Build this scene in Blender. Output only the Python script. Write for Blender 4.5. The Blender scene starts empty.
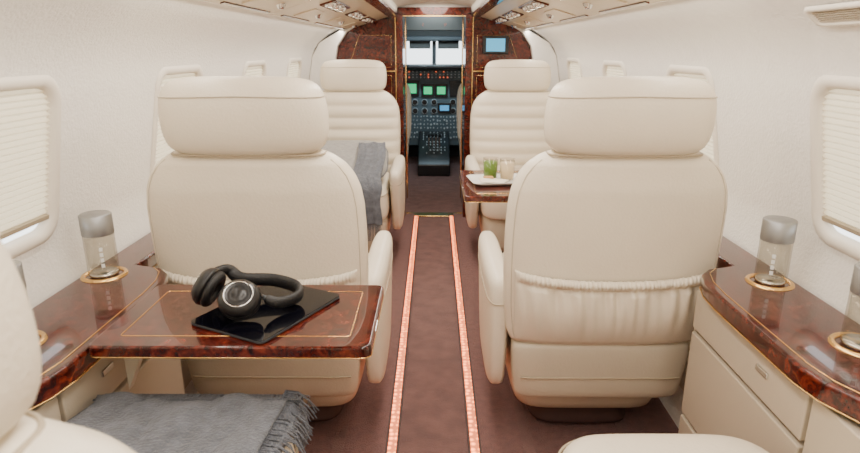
import bpy, bmesh, math, random
import numpy as np
from mathutils import Vector, Matrix
random.seed(4)
S = bpy.context.scene
COL = S.collection

# ------------------------------------------------------------ materials
def newmat(name):
    m = bpy.data.materials.new(name); m.use_nodes = True
    nt = m.node_tree
    return m, nt, nt.nodes['Principled BSDF']

def mat(name, col, rough=.5, metal=0., bump=0., bscale=50., var=0., vscale=8., coat=0., sheen=0., emis=None, es=0., spec=None):
    m, nt, p = newmat(name)
    p.inputs['Base Color'].default_value = (*col, 1)
    p.inputs['Roughness'].default_value = rough
    p.inputs['Metallic'].default_value = metal
    p.inputs['Coat Weight'].default_value = coat
    p.inputs['Coat Roughness'].default_value = .08
    p.inputs['Sheen Weight'].default_value = sheen
    if spec is not None: p.inputs['Specular IOR Level'].default_value = spec
    if emis:
        p.inputs['Emission Color'].default_value = (*emis, 1)
        p.inputs['Emission Strength'].default_value = es
    tc = nt.nodes.new('ShaderNodeTexCoord')
    if bump:
        n = nt.nodes.new('ShaderNodeTexNoise'); n.inputs['Scale'].default_value = bscale
        n.inputs['Detail'].default_value = 4
        b = nt.nodes.new('ShaderNodeBump'); b.inputs['Strength'].default_value = bump
        b.inputs['Distance'].default_value = .01
        nt.links.new(tc.outputs['Object'], n.inputs['Vector'])
        nt.links.new(n.outputs['Fac'], b.inputs['Height'])
        nt.links.new(b.outputs['Normal'], p.inputs['Normal'])
    if var:
        n = nt.nodes.new('ShaderNodeTexNoise'); n.inputs['Scale'].default_value = vscale
        n.inputs['Detail'].default_value = 5
        r = nt.nodes.new('ShaderNodeValToRGB')
        r.color_ramp.elements[0].position = .3; r.color_ramp.elements[1].position = .7
        r.color_ramp.elements[0].color = (*[c*(1-var) for c in col], 1)
        r.color_ramp.elements[1].color = (*[min(1, c*(1+var)) for c in col], 1)
        nt.links.new(tc.outputs['Object'], n.inputs['Vector'])
        nt.links.new(n.outputs['Fac'], r.inputs['Fac'])
        nt.links.new(r.outputs['Color'], p.inputs['Base Color'])
    return m

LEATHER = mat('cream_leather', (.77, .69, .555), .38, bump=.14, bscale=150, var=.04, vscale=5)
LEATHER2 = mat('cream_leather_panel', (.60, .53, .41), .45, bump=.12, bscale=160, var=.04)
PIPING = mat('leather_piping', (.40, .33, .23), .5)
WALLM = mat('wall_fabric', (.87, .84, .785), .85, bump=.28, bscale=120, var=.02, vscale=30)
BEZEL = mat('window_bezel_plastic', (.82, .76, .66), .45)
CABM = mat('cabinet_laminate', (.54, .465, .36), .45, bump=.05, bscale=200)
GAPM = mat('dark_gap', (.02, .014, .011), .8)
CARPET = mat('carpet_mauve', (.20, .088, .078), .95, bump=1., bscale=240, var=.15, vscale=40, sheen=.12)
CARPET2 = mat('carpet_aisle', (.20, .095, .084), .95, bump=1., bscale=240, var=.2, vscale=14, sheen=.12)
GOLD = mat('gold', (.78, .50, .19), .22, metal=1)
CHROME = mat('chrome', (.75, .75, .74), .18, metal=1)
PSU = mat('headliner_panel', (.70, .58, .42), .26)
CEIL = mat('ceiling_vinyl', (.86, .82, .74), .6)
BLACK = mat('black_plastic', (.006, .006, .007), .35)
BLACKL = mat('black_leatherette', (.005, .005, .006), .5, bump=.2, bscale=150)
SCREEN = mat('tablet_glass', (.002, .002, .004), .05, spec=.3)
BLANK = mat('grey_wool', (.115, .125, .15), .95, bump=.8, bscale=180, var=.25, vscale=40, sheen=.2)
BLANKL = mat('light_grey_wool', (.33, .32, .305), .95, bump=.7, bscale=180, var=.12, vscale=40, sheen=.15)
SILVER = mat('brushed_silver', (.33, .335, .34), .42, metal=.8)
PORC = mat('porcelain', (.85, .84, .80), .2)
NAPKIN = mat('linen', (.80, .74, .62), .9)
GREEN = mat('green_juice', (.13, .25, .02), .4)
CREAMY = mat('milk_drink', (.85, .70, .48), .4)
DARKG = mat('cockpit_grey', (.03, .036, .042), .55)
SHELLG = mat('seat_track_plinth', (.06, .028, .024), .8)
DASH = mat('dash_panel', (.085, .12, .14), .5)
COCK = mat('cockpit_lining', (.085, .08, .075), .7)
WHITEP = mat('white_legend', (.5, .55, .57), .5)
SCG = mat('display_green', (.0, .05, .02), .3, emis=(.04, .75, .28), es=1.1)
SCB = mat('display_blue', (.0, .02, .05), .3, emis=(.08, .42, .8), es=1.1)
SCC = mat('cabin_display', (.02, .1, .12), .3, emis=(.12, .62, 1.0), es=1.0)
RED = mat('annunciator_red', (.4, .05, .02), .4, emis=(1, .16, .05), es=1.3)
LENS = mat('lamp_lens', (1, .95, .85), .4, emis=(1, .86, .62), es=20.)
LABEL = mat('printed_label', (.75, .75, .74), .5)

def burl():
    m, nt, p = newmat('burl_wood')
    tc = nt.nodes.new('ShaderNodeTexCoord')
    n = nt.nodes.new('ShaderNodeTexNoise'); n.inputs['Scale'].default_value = 30
    n.inputs['Detail'].default_value = 9; n.inputs['Distortion'].default_value = 2.0
    n2 = nt.nodes.new('ShaderNodeTexNoise'); n2.inputs['Scale'].default_value = 110
    n2.inputs['Detail'].default_value = 4; n2.inputs['Distortion'].default_value = .8
    mx = nt.nodes.new('ShaderNodeMix'); mx.data_type = 'FLOAT'
    mx.inputs['Factor'].default_value = .28
    r = nt.nodes.new('ShaderNodeValToRGB'); e = r.color_ramp.elements
    e[0].position = .34; e[0].color = (.010, .0012, .0009, 1)
    e[1].position = .68; e[1].color = (.175, .026, .011, 1)
    k = e.new(.5); k.color = (.058, .0065, .0035, 1)
    nt.links.new(tc.outputs['Object'], n.inputs['Vector']); nt.links.new(tc.outputs['Object'], n2.inputs['Vector'])
    nt.links.new(n.outputs['Fac'], mx.inputs['A']); nt.links.new(n2.outputs['Fac'], mx.inputs['B'])
    nt.links.new(mx.outputs['Result'], r.inputs['Fac']); nt.links.new(r.outputs['Color'], p.inputs['Base Color'])
    p.inputs['Roughness'].default_value = .2; p.inputs['Coat Weight'].default_value = .7
    p.inputs['Coat Roughness'].default_value = .02; p.inputs['Specular IOR Level'].default_value = .2
    return m
BURL = burl()

def shade_mat():
    m = bpy.data.materials.new('pleated_shade_fabric'); m.use_nodes = True
    nt = m.node_tree; nt.nodes.clear()
    o = nt.nodes.new('ShaderNodeOutputMaterial'); mx = nt.nodes.new('ShaderNodeMixShader')
    d = nt.nodes.new('ShaderNodeBsdfDiffuse'); t = nt.nodes.new('ShaderNodeBsdfTranslucent')
    d.inputs['Color'].default_value = (.66, .57, .42, 1); t.inputs['Color'].default_value = (.86, .76, .56, 1)
    mx.inputs[0].default_value = .5
    nt.links.new(d.outputs[0], mx.inputs[1]); nt.links.new(t.outputs[0], mx.inputs[2]); nt.links.new(mx.outputs[0], o.inputs[0])
    return m
SHADE = shade_mat()

def glass_mat(name, tint=(1, 1, 1), gl=.12):
    m = bpy.data.materials.new(name); m.use_nodes = True
    nt = m.node_tree; nt.nodes.clear()
    o = nt.nodes.new('ShaderNodeOutputMaterial'); mx = nt.nodes.new('ShaderNodeMixShader')
    t = nt.nodes.new('ShaderNodeBsdfTransparent'); g = nt.nodes.new('ShaderNodeBsdfGlossy')
    t.inputs['Color'].default_value = (*tint, 1); g.inputs['Roughness'].default_value = .05
    lw = nt.nodes.new('ShaderNodeLayerWeight'); lw.inputs['Blend'].default_value = .2
    ma = nt.nodes.new('ShaderNodeMath'); ma.operation = 'MULTIPLY_ADD'; ma.inputs[1].default_value = .40; ma.inputs[2].default_value = gl*.2
    nt.links.new(lw.outputs['Facing'], ma.inputs[0]); nt.links.new(ma.outputs[0], mx.inputs[0])
    nt.links.new(t.outputs[0], mx.inputs[1]); nt.links.new(g.outputs[0], mx.inputs[2]); nt.links.new(mx.outputs[0], o.inputs[0])
    return m
PANE = glass_mat('window_pane', (.8, .84, .88))
BGLASS = glass_mat('bottle_glass', (.84, .82, .78))
WATER = glass_mat('water', (.93, .93, .90), .05)

def led_mat():
    m, nt, p = newmat('led_strip')
    tc = nt.nodes.new('ShaderNodeTexCoord'); v = nt.nodes.new('ShaderNodeTexVoronoi'); v.inputs['Scale'].default_value = 42
    v.inputs['Randomness'].default_value = .35
    mr = nt.nodes.new('ShaderNodeMapRange'); mr.inputs['From Min'].default_value = .05; mr.inputs['From Max'].default_value = .45
    mr.inputs['To Min'].default_value = 9.0; mr.inputs['To Max'].default_value = 1.4
    nt.links.new(tc.outputs['Object'], v.inputs['Vector']); nt.links.new(v.outputs['Distance'], mr.inputs['Value'])
    nt.links.new(mr.outputs[0], p.inputs['Emission Strength'])
    p.inputs['Base Color'].default_value = (.4, .12, .06, 1); p.inputs['Emission Color'].default_value = (1, .22, .06, 1)
    return m
LED = led_mat()

# ------------------------------------------------------------ mesh helpers
def addobj(name, data, parent=None, m=None):
    o = bpy.data.objects.new(name, data); COL.objects.link(o)
    if m: data.materials.append(m)
    if parent: o.parent = parent
    return o
def mesh(name, vs, fs, m, parent=None, smooth=True, sub=0, bev=0, solid=0, recalc=True):
    me = bpy.data.meshes.new(name); me.from_pydata([tuple(v) for v in vs], [], fs); me.update()
    if recalc:
        b = bmesh.new(); b.from_mesh(me); bmesh.ops.recalc_face_normals(b, faces=b.faces); b.to_mesh(me); b.free()
    if smooth:
        for p in me.polygons: p.use_smooth = True
    o = addobj(name, me, parent, m)
    if solid:
        k = o.modifiers.new('solid', 'SOLIDIFY'); k.thickness = solid; k.offset = 0
    if bev:
        k = o.modifiers.new('bev', 'BEVEL'); k.width = bev; k.segments = 3; k.limit_method = 'ANGLE'
        k = o.modifiers.new('wn', 'WEIGHTED_NORMAL')
    if sub:
        k = o.modifiers.new('sub', 'SUBSURF'); k.levels = sub; k.render_levels = sub
    return o
def empty(name, loc=(0, 0, 0), rz=0):
    o = bpy.data.objects.new(name, None); COL.objects.link(o); o.location = loc; o.rotation_euler = (0, 0, rz)
    o.empty_display_size = .05
    return o
def box(name, lo, hi, m, parent=None, bev=.004):
    x0, y0, z0 = lo; x1, y1, z1 = hi
    vs = [(x0, y0, z0), (x1, y0, z0), (x1, y1, z0), (x0, y1, z0), (x0, y0, z1), (x1, y0, z1), (x1, y1, z1), (x0, y1, z1)]
    fs = [(0, 3, 2, 1), (4, 5, 6, 7), (0, 1, 5, 4), (1, 2, 6, 5), (2, 3, 7, 6), (3, 0, 4, 7)]
    return mesh(name, vs, fs, m, parent, smooth=bev > 0, bev=bev)
def prism(name, poly, a0, a1, axis, m, parent=None, bev=0):
    def P(p, a):
        if axis == 'z': return (p[0], p[1], a)
        if axis == 'y': return (p[0], a, p[1])
        return (a, p[0], p[1])
    n = len(poly)
    vs = [P(p, a0) for p in poly]+[P(p, a1) for p in poly]
    fs = [tuple(range(n)), tuple(range(n, 2*n))]+[(i, (i+1) % n, n+(i+1) % n, n+i) for i in range(n)]
    return mesh(name, vs, fs, m, parent, smooth=bev > 0, bev=bev)
def sp(v, e): return math.copysign(abs(v)**(2./e), v)
def ringpts(r, n=44):
    cx, cy, z, w, df, db, e = r
    out = []
    for i in range(n):
        t = 2*math.pi*i/n; c, s = math.cos(t), math.sin(t)
        out.append((cx+w*sp(c, e), cy+(df if s > 0 else db)*sp(s, e), z))
    return out
def loft(name, rings, m, parent=None, n=44, sub=1):
    vs = []; fs = []
    for r in rings: vs += ringpts(r, n)
    for k in range(len(rings)-1):
        for i in range(n):
            j = (i+1) % n; fs.append((k*n+i, k*n+j, (k+1)*n+j, (k+1)*n+i))
    b = len(vs); vs.append((rings[0][0], rings[0][1], rings[0][2])); vs.append((rings[-1][0], rings[-1][1], rings[-1][2]))
    L = (len(rings)-1)*n
    for i in range(n):
        j = (i+1) % n; fs.append((b, j, i)); fs.append((b+1, L+i, L+j))
    return mesh(name, vs, fs, m, parent, sub=sub)
def lathe(name, prof, m, parent=None, n=40, loc=(0, 0, 0), rot=None):
    vs = []; fs = []
    for r, z in prof:
        for i in range(n):
            t = 2*math.pi*i/n; vs.append((r*math.cos(t), r*math.sin(t), z))
    for k in range(len(prof)-1):
        for i in range(n):
            j = (i+1) % n; fs.append((k*n+i, k*n+j, (k+1)*n+j, (k+1)*n+i))
    M = (rot.to_matrix().to_4x4() if rot else Matrix.Identity(4)); M = Matrix.Translation(loc) @ M
    vs = [M @ Vector(v) for v in vs]
    return mesh(name, vs, fs, m, parent)
def tube(name, pts, r, m, parent=None, cyc=False, res=4):
    cu = bpy.data.curves.new(name, 'CURVE'); cu.dimensions = '3D'; cu.bevel_depth = r; cu.bevel_resolution = res; cu.use_fill_caps = True
    s = cu.splines.new('POLY'); s.points.add(len(pts)-1)
    for q, p in zip(s.points, pts): q.co = (*p, 1)
    s.use_cyclic_u = cyc
    o = addobj(name, cu, parent, m)
    dg = bpy.context.evaluated_depsgraph_get(); me = bpy.data.meshes.new_from_object(o.evaluated_get(dg))
    bpy.data.objects.remove(o)
    for p in me.polygons: p.use_smooth = True
    o = bpy.data.objects.new(name, me); COL.objects.link(o)
    if not me.materials: me.materials.append(m)
    if parent: o.parent = parent
    return o
def interp(z, P): return float(np.interp(z, [p[0] for p in P], [p[1] for p in P]))
def rrect(w, h, r, n=6):
    out = []
    for cx, cy, a0 in ((w-r, h-r, 0), (-w+r, h-r, 90), (-w+r, -h+r, 180), (w-r, -h+r, 270)):
        for i in range(n+1):
            a = math.radians(a0+90*i/n); out.append((cx+r*math.cos(a), cy+r*math.sin(a)))
    return out

# ------------------------------------------------------------ cabin shell
Y0, Y1 = -1.7, 4.4
PROF = [(.80, -.05), (.85, .3), (.885, .55), (.912, .68), (.925, .74), (.845, 1.15), (.825, 1.20), (.79, 1.245), (.74, 1.285), (.65, 1.335)]
WC = [-.55, .33, 1.20, 2.08, 2.95, 3.80]
WHW = .172
A = Vector((.925, .74)); B = Vector((.845, 1.15))
def wallpt(t): return A+(B-A)*t
def wall(side, sg):
    rows = PROF[:5]+[tuple(wallpt(.108)), tuple(wallpt(.932))]+PROF[5:]
    hole = 5
    ys = sorted(set([Y0, Y1]+[round(c-WHW, 4) for c in WC]+[round(c+WHW, 4) for c in WC]))
    vs = []; fs = []
    for y in ys:
        for x, z in rows: vs.append((sg*x, y, z))
    n = len(rows)
    for a in range(len(ys)-1):
        mid = (ys[a]+ys[a+1])/2
        inw = any(abs(mid-c) < WHW for c in WC)
        for k in range(n-1):
            if inw and k == hole: continue
            fs.append((a*n+k, (a+1)*n+k, (a+1)*n+k+1, a*n+k+1))
    return mesh('wall_'+side, vs, fs, WALLM, smooth=True)
wall('left', -1); wall('right', 1)

def window(i, sg, yc):
    root = empty('window_%d' % i)
    c = wallpt(.52); d = (B-A).normalized()
    up = Vector((sg*d.x, 0, d.y)); fw = Vector((0, 1, 0)); inn = Vector((-sg*d.y, 0, d.x))
    C = Vector((sg*c.x, yc, c.y))
    def W(u, v, n): return C+fw*u+up*v+inn*n
    prof = [(.196, .197, .062, .001), (.191, .192, .060, .006), (.182, .183, .056, .008), (.173, .174, .052, .006), (.167, .168, .050, -.002), (.163, .164, .048, -.016)]
    vs = []; fs = []; n = None
    for w, h, r, dep in prof:
        pts = rrect(w, h, r); n = len(pts)
        vs += [W(u, v, dep) for u, v in pts]
    for k in range(len(prof)-1):
        for a in range(n):
            b = (a+1) % n; fs.append((k*n+a, k*n+b, (k+1)*n+b, (k+1)*n+a))
    mesh('bezel', vs, fs, BEZEL, root)
    vs = []; fs = []; N = 44
    lo = -.132
    for k in range(N+1):
        v = lo+(.166-lo)*k/N; dep = -.008+(.004 if k % 2 else -.004)
        vs += [W(-.165, v, dep), W(.165, v, dep)]
    for k in range(N): fs.append((2*k, 2*k+1, 2*k+3, 2*k+2))
    mesh('pleated_shade', vs, fs, SHADE, root, smooth=False)
    vs = [W(u, v, dd) for dd in (-.013, -.001) for u, v in ((-.163, lo-.010), (.163, lo-.010), (.163, lo), (-.163, lo))]
    fs = [(0, 1, 2, 3), (4, 5, 6, 7), (0, 1, 5, 4), (1, 2, 6, 5), (2, 3, 7, 6), (3, 0, 4, 7)]
    mesh('shade_rail', vs, fs, PIPING, root, smooth=False)
    mesh('pane', [W(u, v, -.0165) for u, v in ((-.166, -.167), (.166, -.167), (.166, .167), (-.166, .167))], [(0, 1, 2, 3)], PANE, root, smooth=False)
i = 1
for sg in (-1, 1):
    for c in WC:
        window(i, sg, c); i += 1

# ceiling
cp = [(-.65, 1.335), (-.645, 1.325), (-.62, 1.327), (-.27, 1.430), (-.255, 1.445), (-.25, 1.475), (-.12, 1.50), (0, 1.505)]
cp = cp+[(-x, z) for x, z in cp[-2::-1]]
vs = [(x, y, z) for y in (Y0, Y1) for x, z in cp]; n = len(cp)
mesh('ceiling', vs, [(k, k+1, n+k+1, n+k) for k in range(n-1)], CEIL, smooth=False)
def psu(side, sg):
    root = empty('trim_overhead_'+side)
    def Pn(x, off):
        t = (x-.27)/(.62-.27); z = 1.430+(1.327-1.430)*t
        return (sg*x, z-off)
    def strip(nm, xa, xb, ya, yb, th, m, base=0.):
        a = Pn(xa, base); b = Pn(xb, base)
        prism(nm, [a, b, (b[0], b[1]-th), (a[0], a[1]-th)], ya, yb, 'y', m, root, bev=.002)
    strip('panel', .275, .615, Y0+.01, Y1-.01, .006, PSU)
    strip('veneer_edge', .258, .305, Y0+.01, Y1-.01, .016, BURL)
    strip('gold_edge', .306, .312, Y0+.01, Y1-.01, .012, GOLD)
    for yc in (.3, 1.2, 2.05, 2.75, 3.45, 4.05):
        strip('seam', .315, .61, yc+.30, yc+.304, .0065, PIPING)
        strip('veneer_insert', .390, .455, yc-.22, yc+.22, .013, BURL)
        for q in (-.16, -.02, .12):
            p = Pn(.422, .013)
            lathe('reading_lamp', [(.015, -.011), (.017, -.012), (.022, -.008), (.025, .004)], CHROME, root, 20, (p[0], yc+q, p[1]))
            lathe('reading_lamp_lens', [(0, -.0105), (.0155, -.0105)], LENS, root, 20, (p[0], yc+q, p[1]))
        p = Pn(.53, .008)
        strip('oxygen_door', .49, .58, yc-.13, yc+.09, .010, PSU)
        strip('veneer_line', .593, .606, yc-.25, yc+.25, .010, BURL)
        lathe('air_nozzle', [(0, -.014), (.010, -.014), (.014, -.006), (.02, .004)], CHROME, root, 16, (p[0], yc+.15, p[1]))
psu('left', -1); psu('right', 1)

for sg in (-1, 1):
    root = empty('air_vent_grille')
    a = Vector((.79, 1.245)); b = Vector((.74, 1.285)); c = (a+b)/2; d = (b-a).normalized()
    up = Vector((sg*d.x, 0, d.y)); inn = Vector((-sg*d.y, 0, d.x)); C = Vector((sg*c.x, 1.19 if sg > 0 else .95, c.y))+inn*.003
    pr = [(.10, .028, .014, 0), (.097, .026, .013, .006), (.085, .019, .01, .007), (.083, .017, .009, .002)]
    vs = []; fs = []
    for w, h, r, dep in pr:
        P_ = rrect(w, h, r); n = len(P_); vs += [C+Vector((0, u, 0))+up*v+inn*dep for u, v in P_]
    for k in range(3):
        for q in range(n): fs.append((k*n+q, k*n+(q+1) % n, (k+1)*n+(q+1) % n, (k+1)*n+q))
    fs.append(tuple(range(3*n, 4*n)))
    mesh('frame', vs, fs, BEZEL, root)
    for k in range(5):
        v = -.011+k*.0055
        tube('slat_%d' % k, [C+Vector((0, -.078, 0))+up*v+inn*.004, C+Vector((0, .078, 0))+up*v+inn*.004], .0014, PIPING, root)

# floor
ax = .146
fp = [(-.86, 0), (-ax, 0), (-ax, -.012), (ax, -.012), (ax, 0), (.86, 0)]
vs = []; fs = []
for y in (Y0, Y1): vs += [(x, y, z) for x, z in fp]
me_f = mesh('floor', vs, [(k, k+1, 6+k+1, 6+k) for k in (0, 1, 3, 4)]+[(2, 3, 9, 8)], CARPET, smooth=False)
me_f.data.materials.append(CARPET2); me_f.data.polygons[4].material_index = 1
LIP = mat('lip_rubber', (.05, .022, .018), .6)
for sg in (-1, 1):
    root = empty('aisle_floor_light')
    def bx(nm, xa, xb, z0, z1, m):
        x0, x1 = sorted((sg*xa, sg*xb)); box(nm, (x0, .2, z0), (x1, 4.33, z1), m, root, 0)
    bx('channel', .112, .146, -.011, -.007, LIP)
    bx('led_lens', .117, .143, -.007, .003, LED)
    bx('lip_inner', .110, .116, -.011, .001, LIP)
    bx('lip_outer', .144, .150, -.009, .002, LIP)
for sg in (-1, 1):
    root = empty('seat_track_cover')
    for k, xx in enumerate((.30, .62)):
        box('rail_%d' % k, (sg*xx-.018, Y0+.02, 0), (sg*xx+.018, 4.3, .004), CARPET2, root, .0015)

prism('wall_aft', [(-.95, -.1), (.95, -.1), (.95, 1.25), (.6, 1.55), (-.6, 1.55), (-.95, 1.25)], Y0-.03, Y0, 'y', WALLM)

# ------------------------------------------------------------ forward partition & cockpit
def part(side, sg):
    root = empty('wall_forward_'+side)
    pr = [(sg*.235, -.02), (sg*.235, 1.435), (sg*.27, 1.432), (sg*.64, 1.325), (sg*.74, 1.28), (sg*.82, 1.19), (sg*.845, 1.15), (sg*.925, .74), (sg*.88, .5), (sg*.80, -.02)]
    prism('veneer_board', pr, 4.36, 4.40, 'y', BURL, root, bev=0)
    fr_ = [(sg*.50, 1.375), (sg*.60, 1.31), (sg*.665, 1.22), (sg*.69, 1.10), (sg*.70, .9), (sg*.70, 0), (sg*.82, 0), (sg*.92, .74), (sg*.843, 1.15), (sg*.79, 1.24), (sg*.64, 1.325)]
    prism('cream_fairing', fr_, 4.30, 4.358, 'y', WALLM, root, bev=.006)
    box('door_post', (min(sg*.215, sg*.262), 4.30, -.01), (max(sg*.215, sg*.262), 4.43, 1.425), BURL, root, .006)
    box('gold_strip', (sg*.268-.003, 4.350, .0), (sg*.268+.003, 4.36, 1.41), GOLD, root, 0)
    x0, x1 = sorted((sg*.27, sg*.69))
    box('gold_rail', (x0, 4.350, 1.045), (x1, 4.36, 1.053), GOLD, root, 0)
    for k, (xa, xb, za, zb) in enumerate(((.30, .60, 1.075, 1.29), (.30, .66, .62, 1.02))):
        tube('inlay_%d' % k, [(sg*xa, 4.358, za), (sg*xb, 4.358, za), (sg*(xb if k else .52), 4.358, zb), (sg*xa, 4.358, zb)], .0013, GOLD, root, True, 2)
part('left', -1); part('right', 1)
hd = empty('door_1')
box('header', (-.25, 4.31, 1.415), (.25, 4.43, 1.47), BURL, hd, .006)
box('gold_header', (-.215, 4.304, 1.411), (.215, 4.312, 1.417), GOLD, hd, 0)
box('threshold', (-.213, 4.34, -.012), (.213, 4.44, -.002), GOLD, hd, .002)
box('head_filler', (-.27, 4.37, 1.465), (.27, 4.40, 1.52), CEIL, hd, 0)
for sg in (-1, 1):
    box('jamb', (min(sg*.225, sg*.262), 4.43, -.01), (max(sg*.225, sg*.262), 4.95, 1.45), BURL, hd, .006)
    box('jamb_gold', (sg*.224-.003, 4.94, -.01), (sg*.224+.003, 4.955, 1.45), GOLD, hd, 0)
m_ = empty('cabin_display_monitor')
box('frame', (.335, 4.335, 1.165), (.515, 4.352, 1.285), BLACK, m_, .006)
box('screen', (.36, 4.332, 1.182), (.49, 4.3345, 1.268), SCC, m_, 0)

ck = empty('wall_cockpit')
box('liner_left', (-.98, 4.41, -.06), (-.95, 7.2, 1.6), COCK, ck, 0)
box('liner_right', (.95, 4.41, -.06), (.98, 7.2, 1.6), COCK, ck, 0)
box('nose_lower', (-.95, 7.0, -.06), (.95, 7.05, 1.03), DARKG, ck, 0)
box('nose_upper', (-.95, 7.0, 1.30), (.95, 7.05, 1.6), COCK, ck, 0)
box('floor_cockpit', (-.95, 4.41, -.05), (.95, 7.0, -.014), CARPET2, None, 0)
box('ceiling_cockpit', (-.95, 4.41, 1.50), (.95, 7.0, 1.54), COCK, None, 0)
wf = empty('windshield')
for k, x in enumerate((-.92, -.33, 0, .33, .92)):
    box('post_%d' % k, (x-.022, 6.93, 1.03), (x+.022, 6.99, 1.30), DARKG, wf, .005)
box('overhead_lip', (-.94, 6.62, 1.28), (.94, 6.98, 1.33), DARKG, wf, .01)
box('glass', (-.94, 6.985, 1.03), (.94, 6.99, 1.30), PANE, wf, 0)
for sg in (-1, 1):
    box('sun_visor', (min(sg*.04, sg*.27), 6.80, 1.20), (max(sg*.04, sg*.27), 6.81, 1.285), COCK, wf, .004)
oh = empty('overhead_panel')
box('housing', (-.30, 5.2, 1.42), (.30, 6.5, 1.499), DARKG, oh, .01)
box('front_face', (-.30, 5.15, 1.34), (.30, 5.2, 1.499), DASH, oh, .01)
for k in range(9):
    lathe('switch_%d' % k, [(0, -.02), (.012, -.02), (.014, 0)], CHROME, oh, 12, (-.24+k*.06, 5.3, 1.42))
for k in range(8):
    lathe('rivet_%d' % k, [(0, -.008), (.008, -.008), (.01, 0)], RED if k in (2, 5) else CHROME, oh, 12, (-.21+k*.06, 5.148, 1.39), Matrix.Rotation(math.pi/2, 3, 'X').to_euler())

ip = empty('instrument_panel')
box('board', (-.90, 6.45, .20), (.90, 6.52, 1.02), DASH, ip, .01)
box('glareshield', (-.90, 6.28, 1.0), (.90, 6.60, 1.045), BLACK, ip, .015)
for k, (x, w, z, h, m) in enumerate([(-.245, .075, .80, .07, SCG), (-.065, .055, .78, .055, SCG), (.075, .055, .78, .055, SCG), (.25, .075, .80, .07, BLACK), (-.43, .08, .8, .08, SCB), (.43, .08, .8, .08, SCG), (.11, .06, .60, .04, SCB)]):
    box('bezel_%d' % k, (x-w-.012, 6.435, z-h-.012), (x+w+.012, 6.4495, z+h+.012), BLACK, ip, .004)
    box('display_%d' % k, (x-w*.8, 6.431, z-h*.7), (x+w*.8, 6.4345, z+h*.7), m, ip, 0)
def cluster(name, items, m, parent):
    vs = []; fs = []
    for (x, y, z, r, L) in items:
        b = len(vs); N = 10
        for s in (0, 1):
            for i in range(N):
                t = 2*math.pi*i/N; vs.append((x+r*math.cos(t), y-s*L, z+r*math.sin(t)))
        for i in range(N): fs.append((b+i, b+(i+1) % N, b+N+(i+1) % N, b+N+i))
        fs.append(tuple(b+N+i for i in range(N)))
    return mesh(name, vs, fs, m, parent, smooth=False)
it = []; rd = []
for r_ in range(3):
    for c_ in range(22):
        x = -.42+c_*.04
        (rd if random.random() < .25 else it).append((x, 6.45, .915+r_*.028, .007, .014))
cluster('annunciator_lights', rd, RED, ip); cluster('knobs_upper', it, WHITEP, ip)
gx = [-.40, -.30, -.20, -.10, 0, .2, .30, .40]
cluster('gauge_rims', [(x, 6.45, z, .032, .010) for x in gx for z in (.66, .57)], WHITEP, ip)
cluster('gauges', [(x, 6.45, z, .028, .012) for x in gx for z in (.66, .57)], BLACK, ip)
cluster('knobs_lower', [(-.42+k*.035+random.uniform(-.006, .006), 6.45, z+random.uniform(-.006, .006), random.uniform(.004, .010), .016) for k in range(25) for z in (.51, .47, .43, .39, .34, .29)], WHITEP, ip)
for sg in (-1, 1):
    yk = empty('control_yoke')
    tube('column', [(sg*.42, 6.40, .35), (sg*.42, 6.22, .62)], .022, BLACK, yk)
    tube('wheel', [(sg*.42-.14, 6.17, .80), (sg*.42-.15, 6.19, .70), (sg*.42-.08, 6.21, .63), (sg*.42+.08, 6.21, .63), (sg*.42+.15, 6.19, .70), (sg*.42+.14, 6.17, .80)], .015, BLACK, yk)
pd = empty('center_pedestal')
prism('console', [(5.85, -.014), (5.85, .10), (5.95, .17), (6.25, .30), (6.425, .36), (6.425, -.014)], -.16, .16, 'x', BLACK, pd, bev=.01)
def ptop(y): return float(np.interp(y, (5.95, 6.25, 6.425), (.17, .30, .36)))
for j, y in enumerate(np.linspace(6.0, 6.38, 9)):
    for i_ in range(7):
        if random.random() < .25: continue
        lathe('key_%d_%d' % (j, i_), [(0, .010), (.005, .010), (.006, -.002)], WHITEP, pd, 8, (-.11+i_*.0367, y, ptop(y)))
for k, x in enumerate((-.05, -.015, .02, .055)):
    tube('throttle_lever_%d' % k, [(x, 6.05, .20), (x, 6.0, .36)], .008, CHROME, pd)
    lathe('lever_knob_%d' % k, [(0, -.02), (.014, -.015), (.018, 0), (.014, .015), (0, .02)], BLACK, pd, 14, (x, 5.995, .37))

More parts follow.
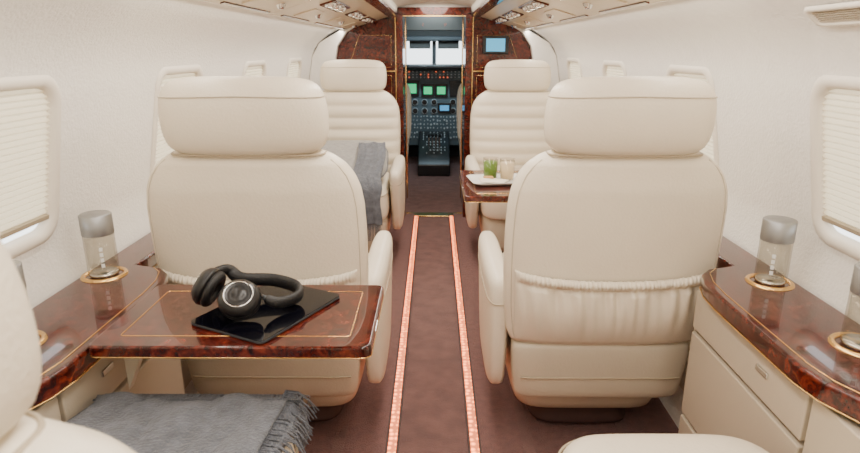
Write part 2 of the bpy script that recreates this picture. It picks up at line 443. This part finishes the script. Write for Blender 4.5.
# ------------------------------------------------------------ passenger seat
WB = [(.385, .262), (.42, .276), (.50, .287), (.60, .292), (.72, .293), (.80, .290), (.85, .282), (.885, .268), (.915, .245), (.94, .212), (.955, .17), (.962, .10)]
DB = [(.385, .052), (.6, .066), (.85, .066), (.92, .056), (.95, .036), (.962, .015)]
DF = [(.385, .07), (.48, .085), (.62, .10), (.85, .085), (.92, .068), (.95, .04), (.962, .015)]
def cy(z): return .07-.10*(z-.19)/.94
def rear(x, z):
    w = interp(z, WB); d = interp(z, DB); e = 2.9
    q = min(.999, abs(x)/w)
    return cy(z)-d*(1-q**e)**(1/e)
def seat(name, x, y, rz=0, pocket=True, arms=(-1, 1), base=True, cdy=0., cw=1., ady=0.):
    root = empty(name, (x, y, 0), rz)
    rings = []
    for z in list(np.arange(.385, .90, .0115))+list(np.arange(.90, .9625, .006)):
        ch = 0
        if .50 < z < .93: ch = .016*abs(math.sin(math.pi*(z-.50)/.072))**.6-.010
        rings.append((0, cy(z), z, interp(z, WB), interp(z, DF)+ch, interp(z, DB), 2.9))
    loft('backrest', rings, LEATHER, root, n=56, sub=1)
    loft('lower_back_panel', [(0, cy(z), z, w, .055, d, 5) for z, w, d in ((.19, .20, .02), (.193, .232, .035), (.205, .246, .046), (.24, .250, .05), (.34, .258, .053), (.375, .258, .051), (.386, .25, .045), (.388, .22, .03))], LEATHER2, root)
    tube('panel_piping', [(px, cy(.275)-.051 if abs(px) < .2 else cy(.275)-.046, .275) for px in np.linspace(-.232, .232, 12)], .0026, PIPING, root)
    hr = [(.940, .12, .03), (.944, .165, .048), (.955, .190, .060), (.975, .203, .068), (1.01, .208, .073), (1.05, .208, .073), (1.085, .203, .070), (1.108, .193, .062), (1.124, .176, .050), (1.133, .14, .034), (1.136, .07, .015)]
    loft('headrest', [(0, cy(z)-.006, z, w, d, d*1.12, 3.3) for z, w, d in hr], LEATHER, root, n=56, sub=1)
    z = 1.092
    tube('headrest_seam', [(p[0], p[1], p[2]-.004*abs(p[0])/.2) for p in ringpts((0, cy(z)-.006, z, .2015, .0685, .077, 3.3), 64)], .0018, LEATHER2, root, True)
    tube('neck_seam', [(p[0], p[1], p[2]) for p in ringpts((0, cy(.943)-.004, .9435, .196, .052, .055, 3.3), 64)], .003, PIPING, root, True)
    for s in (-1, 1):
        tube('shell_seam', [(s*interp(z, WB)*.94, rear(interp(z, WB)*.94, z)-.0005, z) for z in np.linspace(.40, .93, 26)], .0015, LEATHER2, root)
    if pocket:
        NX, NZ = 190, 40; vs = []; fs = []
        for j in range(NZ+1):
            t = j/NZ
            for i_ in range(NX+1):
                u = i_/NX*2-1; xx = u*.266*(.955+.045*t)
                zt = .602+.022*abs(u)**2.2; zb = .400
                z = zb+(zt-zb)*t
                edge = max(0, 1-abs(u)**10)
                f = (.10+.90*t**1.6)
                wr = (math.sin(u*26+2.4*math.sin(u*7+1)+1.2*t)*.0065+math.sin(u*49+2.6*math.sin(u*5)+t*4)*.0052+math.sin(u*13-4*t+2)*.005)*f
                belly = .026*math.sin(math.pi*min(1, t*1.05))**.8
                if t > .87:
                    wr = math.sin(u*170+3*math.sin(u*13))*.0042+math.sin(u*61+2*math.sin(u*5)+2)*.002; belly = .008+.013*math.sin(math.pi*(t-.87)/.13)
                elif t > .80:
                    wr *= .8; belly *= .5
                off = .003+(belly+max(wr, -belly*.7))*edge
                vs.append((xx, rear(xx, z)-off, z))
        for j in range(NZ):
            for i_ in range(NX):
                a = j*(NX+1)+i_; fs.append((a, a+1, a+NX+2, a+NX+1))
        mesh('magazine_pocket', vs, fs, LEATHER, root, solid=.004)
    D = cdy
    loft('seat_cushion', [(0, yc+D/2, z, w*cw, d+D/2, d+D/2, 5.5) for z, w, d, yc in ((.30, .235, .24, .385), (.305, .25, .255, .385), (.33, .256, .262, .385), (.42, .256, .266, .385), (.455, .252, .262, .385), (.475, .235, .245, .385), (.485, .19, .20, .385), (.488, .10, .11, .385))], LEATHER, root)
    tube('cushion_piping', ringpts((0, .385+D/2, .445, .256*cw, .266+D/2, .266+D/2, 5.5), 72), .0028, PIPING, root, True)
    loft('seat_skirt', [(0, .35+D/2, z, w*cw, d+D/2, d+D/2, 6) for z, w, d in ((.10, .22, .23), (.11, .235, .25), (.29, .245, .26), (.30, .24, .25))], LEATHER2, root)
    for s in arms:
        nm = 'armrest_left' if s < 0 else 'armrest_right'
        loft(nm, [(s*.292, yc+ady/2, z*.935, w, d+ady/2, d+ady/2, 4) for z, w, d, yc in ((.20, .012, .12, .27), (.205, .026, .16, .27), (.23, .032, .19, .275), (.35, .034, .225, .29), (.48, .035, .25, .31), (.53, .037, .258, .32), (.565, .038, .26, .325), (.588, .034, .254, .325), (.600, .022, .238, .325), (.603, .008, .20, .325))], LEATHER, root)
        tube(nm+'_piping', ringpts((s*.292, .315+ady/2, .485, .0365, .256+ady/2, .256+ady/2, 4), 48), .0018, PIPING, root, True)
    if base:
        loft('pedestal', [(0, .36, z, w, d, d, 5) for z, w, d in ((.006, .17, .20), (.03, .17, .20), (.05, .15, .18), (.105, .15, .18))], SHELLG, root)
    return root
seat('airplane_seat', -.475, 1.55, arms=(1,))
seat('airplane_seat', .487, 1.55, arms=(-1,))
seat('airplane_seat', -.505, 3.84, math.pi, cdy=.12, arms=(-1,), ady=.08)
seat('airplane_seat', .520, 3.84, math.pi, cdy=.06, arms=(1,), ady=.05)
seat('airplane_seat', -.470, .357, arms=(), cdy=.063, cw=.83)
seat('airplane_seat', .445, .19, arms=(), cdy=.205, cw=.87)
for sg in (-1, 1):
    ps = seat('pilot_seat', sg*.46, 5.70, 0, pocket=False, arms=())
    ps.scale = (.85, .6, 1.0); ps.location.z = -.018

# ------------------------------------------------------------ side ledges + cabinets
CUPS = {-1: [(1.42, -.835), (1.05, -.815)], 1: [(1.38, .825), (1.05, .825)]}
def ledge(side, sg):
    root = empty('side_ledge_'+side)
    inner = [(Y0+.02, .795), (.62, .795), (.68, .735), (.80, .722), (.86, .70), (.92, .672), (.98, .662), (1.30, .662), (1.38, .668), (1.44, .685), (1.475, .715), (1.50, .79), (2.14, .79), (2.19, .70), (2.80, .70), (2.86, .83), (4.28, .83)]
    poly = [(sg*x, y) for y, x in inner]+[(sg*.893, 4.28), (sg*.893, Y0+.02)]
    prism('veneer_top', poly, .606, .650, 'z', BURL, root, bev=.008)
    tube('gold_inlay', [(sg*(x+.02), y, .6502) for y, x in inner[2:11]], .0012, GOLD, root, False, 2)
    tube('gold_line', [(sg*(x-.001), y, .611) for y, x in inner], .0016, GOLD, root, False, 2)
    for yy, xx in CUPS[sg]:
        lathe('cup_ring', [(.043, .0), (.044, .004), (.049, .006), (.053, .004), (.055, 0)], GOLD, root, 44, (xx, yy, .650))
ledge('left', -1); ledge('right', 1)
def cabinet(side, sg):
    root = empty('side_cabinet_'+side)
    def carc(ya, yb, xi):
        prism('carcass', [(sg*xi, .004), (sg*xi, .604), (sg*.85, .604), (sg*.85, .5), (sg*.82, .3), (sg*.785, .004)] if xi < .79 else [(sg*xi, .15), (sg*xi, .604), (sg*.85, .604), (sg*.85, .5), (sg*.825, .15)], ya, yb, 'y', GAPM, root)
    def front(nm, ya, yb, za, zb, xi, m=CABM, dx=.0):
        x0, x1 = sorted((sg*(xi-.014-dx), sg*(xi+.001)))
        box(nm, (x0, ya, za), (x1, yb, zb), m, root, .004)
    for ya, yb, xi in ((Y0+.03, .61, .812), (.62, 1.47, .715), (1.51, 2.18, .812), (2.19, 2.80, .73)):
        carc(ya, yb, xi)
    for a, b in ((-1.6, -.9), (-.89, -.2), (-.19, .60), (1.51, 2.17)):
        front('panel_upper', a, b, .30, .60, .812); front('panel_lower', a, b, .15, .292, .812)
    front('panel_upper', 2.2, 2.79, .30, .60, .73); front('panel_lower', 2.2, 2.79, .03, .292, .73)
    front('side_panel', .63, .962, .03, .597, .715, CABM, .012)
    front('drawer_top', .974, 1.462, .49, .597, .715, CABM, .012)
    front('drawer_mid', .974, 1.462, .235, .478, .715, CABM, .012)
    front('drawer_low', .974, 1.462, .03, .223, .715, CABM, .012)
    xx = sg*(.715-.027)
    box('latch', (xx-.004, 1.10, .545), (xx+.004, 1.145, .560), CHROME, root, .003)
    x0, x1 = sorted((sg*.70, sg*.812)); box('end_panel', (x0, 1.463, .02), (x1, 1.475, .604), CABM, root, .002)
cabinet('left', -1); cabinet('right', 1)

# ------------------------------------------------------------ bottles
def bottle(x, y, z):
    root = empty('water_bottle', (x, y, z))
    R = .036
    lathe('glass_body', [(0, .002), (R-.003, .002), (R, .006), (R, .112)], BGLASS, root, 40)
    lathe('water', [(0, .006), (R-.004, .006), (R-.004, .100), (0, .100)], WATER, root, 32)
    lathe('cap', [(R+.0005, .108), (R+.001, .110), (R+.001, .158), (R-.002, .1605), (0, .1605)], SILVER, root, 40)
    lathe('glass_base', [(0, .0), (R-.004, .0), (R-.002, .003), (R-.004, .010), (0, .012)], CHROME, root, 32)
    n = 8
    for q, (za, zb, half) in enumerate(((.072, .082, 6), (.058, .068, 6), (.044, .054, 6), (.030, .040, 6))):
        vs = []; fs = []
        base = math.degrees(math.atan2(-y, -x))
        for i_ in range(n+1):
            a = math.radians(base-half+2*half*i_/n)
            for zz in (za, zb): vs.append(((R+.0006)*math.cos(a), (R+.0006)*math.sin(a), zz))
        for i_ in range(n): fs.append((2*i_, 2*i_+2, 2*i_+3, 2*i_+1))
        mesh('label_%d' % q, vs, fs, LABEL, root)
for sg in (-1, 1):
    for yy, xx in CUPS[sg]: bottle(xx, yy, .651)

# ------------------------------------------------------------ fold-out tables
def table(name, xa, xb, ya, yb, zt, sg):
    root = empty(name)
    c = ((xa+xb)/2, (ya+yb)/2); w = abs(xb-xa)/2; h = (yb-ya)/2
    prism('veneer_top', [(c[0]+u, c[1]+v) for u, v in rrect(w, h, .018)], zt-.026, zt, 'z', BURL, root, bev=.005)
    tube('gold_inlay', [(c[0]+u, c[1]+v, zt+.0001) for u, v in rrect(w-.045, h-.045, .006, 3)], .0010, GOLD, root, True, 2)
    tube('gold_edge', [(c[0]+u, c[1]+v, zt-.023) for u, v in rrect(w-.0005, h-.0005, .018)], .0013, GOLD, root, True, 2)
    xo = max(abs(xa), abs(xb))
    pa = [(sg*(xo-.01), zt-.0265), (sg*(xo-.13), zt-.0265), (sg*(xo-.13), zt-.04), (sg*(xo-.05), zt-.07), (sg*(xo-.01), zt-.16)]
    prism('hinge_arm', pa, ya+.105, ya+.13, 'y', LEATHER, root, bev=.003)
    prism('hinge_arm_rear', pa, yb-.045, yb-.02, 'y', LEATHER, root, bev=.003)
    xn = min(abs(xa), abs(xb)); x0, x1 = sorted((sg*(xn-.0015), sg*(xn+.004)))
    box('edge_latch', (x0, c[1]-.07, zt-.017), (x1, c[1]-.02, zt-.008), CHROME, root, .001)
    return root
table('folding_table', -.658, -.118, 1.015, 1.33, .662, -1)
table('folding_table', .118, .695, 2.22, 2.74, .662, 1)

tb = empty('tablet_computer', (-.352, 1.178, .6635), math.radians(63))
prism('shell', rrect(.129, .097, .012), 0, .006, 'z', DARKG, tb, bev=.0015)
prism('screen_glass', rrect(.1285, .0965, .0115), .0055, .0072, 'z', SCREEN, tb)

# headphones
hp = empty('headphones', (0, 0, .006))
def cup(nm, c, nrm, R=.043):
    q = Vector(nrm).normalized().to_track_quat('Z', 'Y').to_euler()
    lathe(nm+'_shell', [(0, .0195), (.010, .0195), (.012, .0175), (.024, .0165), (.026, .0185), (R*.72, .0175), (R*.9, .010), (R, .0), (R*.97, -.006), (0, -.006)], BLACK, hp, 40, c, q)
    lathe(nm+'_ring', [(.0275, .0183), (.0290, .0190), (.0302, .0180), (.0290, .0165)], CHROME, hp, 40, c, q)
    prof = [(R*.62+R*.30*math.cos(a)+R*.05, -.014+.0105*math.sin(a)) for a in np.linspace(0, 2*math.pi, 17)]
    lathe(nm+'_ear_pad', prof, BLACKL, hp, 40, c, q)
ca = Vector((-.395, 1.125, .708)); cb = Vector((-.480, 1.180, .712))
na = Vector((.12, -.55, .72)); nb = Vector((-.80, .10, .40))
cup('cup_a', ca, na); cup('cup_b', cb, nb)
P0 = cb+nb.normalized()*.010+Vector((.01, .02, .016)); P3 = ca+na.normalized()*.004+Vector((.040, .020, -.006))
ctrl = [P0, P0+Vector((.025, .035, -.004)), Vector((-.425, 1.235, .708)), Vector((-.355, 1.245, .700)), Vector((-.300, 1.220, .694)), Vector((-.290, 1.180, .688)), Vector((-.325, 1.150, .688)), P3]
def cr(P, n=10):
    out = []; Q = [P[0]]+P+[P[-1]]
    for i in range(1, len(Q)-2):
        for k in range(n):
            t = k/n; a, b, c, d = Q[i-1], Q[i], Q[i+1], Q[i+2]
            out.append(.5*((2*b)+(c-a)*t+(2*a-5*b+4*c-d)*t*t+(3*b-a-3*c+d)*t**3))
    out.append(Q[-2]); return out
cpnts = cr(ctrl)
def band(name, pts, w, th, m, parent):
    vs = []; fs = []; n = 12; cen = Vector((-.38, 1.17, .70))
    for k, p in enumerate(pts):
        t = (pts[min(k+1, len(pts)-1)]-pts[max(k-1, 0)]).normalized()
        o = (p-cen); o = (o-t*o.dot(t)).normalized(); s = t.cross(o).normalized()
        f = math.sin(math.pi*k/(len(pts)-1))**.35*.6+.4
        for i in range(n):
            a = 2*math.pi*i/n; vs.append(p+s*(w*f*math.cos(a))+o*(th*math.sin(a)))
    for k in range(len(pts)-1):
        for i in range(n): j = (i+1) % n; fs.append((k*n+i, k*n+j, (k+1)*n+j, (k+1)*n+i))
    fs.append(tuple(range(n))); fs.append(tuple(range((len(pts)-1)*n, len(pts)*n)))
    mesh(name, vs, fs, m, parent)
band('headband', cpnts[3:-3], .0155, .009, BLACKL, hp)
tube('headband_frame', cpnts, .0045, BLACK, hp)
tube('yoke_silver', cpnts[-8:-2], .006, DARKG, hp)

# ------------------------------------------------------------ tray with drinks
tz = .6635
tr = empty('serving_tray', (.27, 2.47, tz), math.radians(8))
vs = []; fs = []
pr = [(.085, .065, .02, .0), (.105, .08, .025, .004), (.120, .09, .03, .012), (.124, .094, .03, .016), (.118, .088, .028, .013), (.100, .075, .022, .006), (.05, .04, .01, .005)]
for w, h, r, z in pr:
    P_ = rrect(w, h, r); n = len(P_); vs += [(u, v, z) for u, v in P_]
for k in range(len(pr)-1):
    for q in range(n): fs.append((k*n+q, k*n+(q+1) % n, (k+1)*n+(q+1) % n, (k+1)*n+q))
fs.append(tuple(range(n))); fs.append(tuple(range((len(pr)-1)*n, len(pr)*n)))
mesh('dish', vs, fs, PORC, tr)
mesh('napkin', [(-.09, -.07, .018), (.0, -.085, .014), (.04, -.02, .012), (-.05, .0, .020), (-.095, -.05, .030), (-.01, -.045, .020)], [(0, 1, 5, 4), (5, 1, 2, 3), (4, 5, 3)], NAPKIN, tr, smooth=False, solid=.003)
box('biscuit', (-.07, -.045, .021), (-.03, -.015, .032), mat('biscuit', (.5, .28, .1), .8), tr, .004)
def drink(name, x, y, m):
    r = empty(name, (x, y, tz+.0075))
    lathe('glass', [(0, 0), (.025, 0), (.028, .004), (.032, .088), (.0305, .088)], BGLASS, r, 32)
    lathe('liquid', [(0, .004), (.0245, .004), (.0272, .006), (.0305, .072), (0, .072)], m, r, 32)
drink('juice_glass', .240, 2.515, GREEN); drink('milkshake_glass', .308, 2.49, CREAMY)

# ------------------------------------------------------------ blankets
def cloth(name, path, x0, x1, m, parent, nx=60, amp=.004, th=.012, seed=0):
    rnd = random.Random(seed); ph = [rnd.uniform(0, 6) for _ in range(6)]
    P = cr([Vector((0, a, b)) for a, b in path], 8); vs = []; fs = []
    for k, p in enumerate(P):
        for i_ in range(nx+1):
            u = i_/nx; x = x0+(x1-x0)*u
            wob = amp*(math.sin(u*9+ph[0]+k*.12)+.6*math.sin(u*21+ph[1]-k*.2)+.5*math.sin(k*.5+ph[2]+u*3))
            vs.append((x+.006*math.sin(k*.33+ph[3]), p.y+wob*.6, p.z+abs(wob)))
    n = nx+1
    for k in range(len(P)-1):
        for i_ in range(nx): fs.append((k*n+i_, k*n+i_+1, (k+1)*n+i_+1, (k+1)*n+i_))
    mesh(name, vs, fs, m, parent, solid=th)
def fringe(name, items, m, parent, r=.0022):
    vs = []; fs = []
    for pts in items:
        b = len(vs); N = 5
        for k, p in enumerate(pts):
            rr = r*(1-.5*k/(len(pts)-1))
            for i in range(N):
                a = 2*math.pi*i/N; vs.append((p[0]+rr*math.cos(a), p[1]+rr*math.sin(a)*.8, p[2]+rr*math.sin(a)*.8))
        for k in range(len(pts)-1):
            for i in range(N): fs.append((b+k*N+i, b+k*N+(i+1) % N, b+(k+1)*N+(i+1) % N, b+(k+1)*N+i))
    mesh(name, vs, fs, m, parent)
bl = empty('throw_blanket')
cloth('folded_cloth', [(.60, .505), (.75, .508), (.90, .510), (1.03, .508), (1.083, .490), (1.092, .44), (1.094, .38)], -.675, -.270, BLANK, bl, seed=2, amp=.005, th=.018)
cloth('upper_fold', [(.62, .528), (.75, .530), (.88, .532), (1.0, .530), (1.05, .520)], -.672, -.295, BLANK, bl, seed=5, amp=.007, th=.016)
it = []
for k in range(0, 80):
    y = .66+k*.0052
    jx = random.uniform(.022, .042)
    it.append([(-.30, y, .534), (-.275, y+random.uniform(-.004, .004), .530), (-.275+jx*.6, y+random.uniform(-.008, .008), .512), (-.275+jx, y+random.uniform(-.01, .01), .485)])
for k in range(100):
    x = -.672+k*.0041
    it.append([(x, 1.035, .534), (x+random.uniform(-.003, .003), 1.075, .522), (x+random.uniform(-.006, .006), 1.105, .500), (x+random.uniform(-.008, .008), 1.111, .455)])
fringe('fringe', it, BLANK, bl)
# grey pillow and scarf-like throw on the far-left seat
pl = empty('throw_pillow', (-.505, 3.405, .582)); pl.rotation_euler = (math.radians(17), 0, math.radians(3))
loft('cushion_body', [(0, 0, z, w, d, d, 4) for z, w, d in ((-.050, .10, .09), (-.047, .17, .16), (-.036, .215, .205), (-.018, .235, .225), (0, .240, .230), (.018, .235, .225), (.038, .215, .205), (.050, .17, .16), (.054, .10, .09))], BLANKL, pl)
tube('seam', ringpts((0, 0, 0, .241, .231, .231, 4), 64), .0025, BLANK, pl, True)
b2 = empty('wool_throw')
cloth('scarf_end', [(3.46, .672), (3.30, .625), (3.14, .560), (3.06, .525), (3.030, .47), (3.024, .40), (3.022, .31)], -.43, -.275, BLANK, b2, seed=9, amp=.004, th=.014)
it = []
for k in range(36):
    x = -.43+k*.0043
    it.append([(x, 3.022, .315), (x+random.uniform(-.003, .003), 3.020, .28), (x+random.uniform(-.006, .006), 3.019, .225)])
fringe('fringe', it, BLANK, b2)

# ------------------------------------------------------------ lights
def area(name, loc, sx, sy, power, rot=(0, 0, 0), col=(1, .91, .80)):
    l = bpy.data.lights.new(name, 'AREA'); l.shape = 'RECTANGLE'; l.size = sx; l.size_y = sy; l.energy = power; l.color = col
    o = bpy.data.objects.new(name, l); COL.objects.link(o); o.location = loc; o.rotation_euler = rot
    return o
area('ceiling_light_strip', (0, 1.35, 1.495), .20, 5.9, 58)
for sg in (-1, 1):
    area('cove_light_strip', (sg*.635, 1.35, 1.316), .03, 5.9, 13, (0, math.radians(sg*-8), 0))
area('entry_ceiling_lamp', (0, 5.0, 1.495), .3, .3, 2.5)
area('cockpit_fill_light', (0, 6.0, 1.40), .5, .1, 12, (math.radians(50), 0, 0), (.65, .88, 1))  # added fill light to brighten the instrument panel, not a fitted lamp
w = bpy.data.worlds.new('World'); S.world = w; w.use_nodes = True
bg = w.node_tree.nodes['Background']; bg.inputs[0].default_value = (1, .98, .94, 1); bg.inputs[1].default_value = 5

# ------------------------------------------------------------ camera
cd = bpy.data.cameras.new('camera'); cam = bpy.data.objects.new('camera', cd); COL.objects.link(cam)
cd.sensor_width = 36; cd.lens = 600/860*36; cd.clip_start = .02
cam.location = (0, 0, 1.2); cam.rotation_euler = (math.radians(90-16.5), 0, math.radians(.38))
cd.dof.use_dof = True; cd.dof.focus_distance = 1.9; cd.dof.aperture_fstop = 7
S.camera = cam
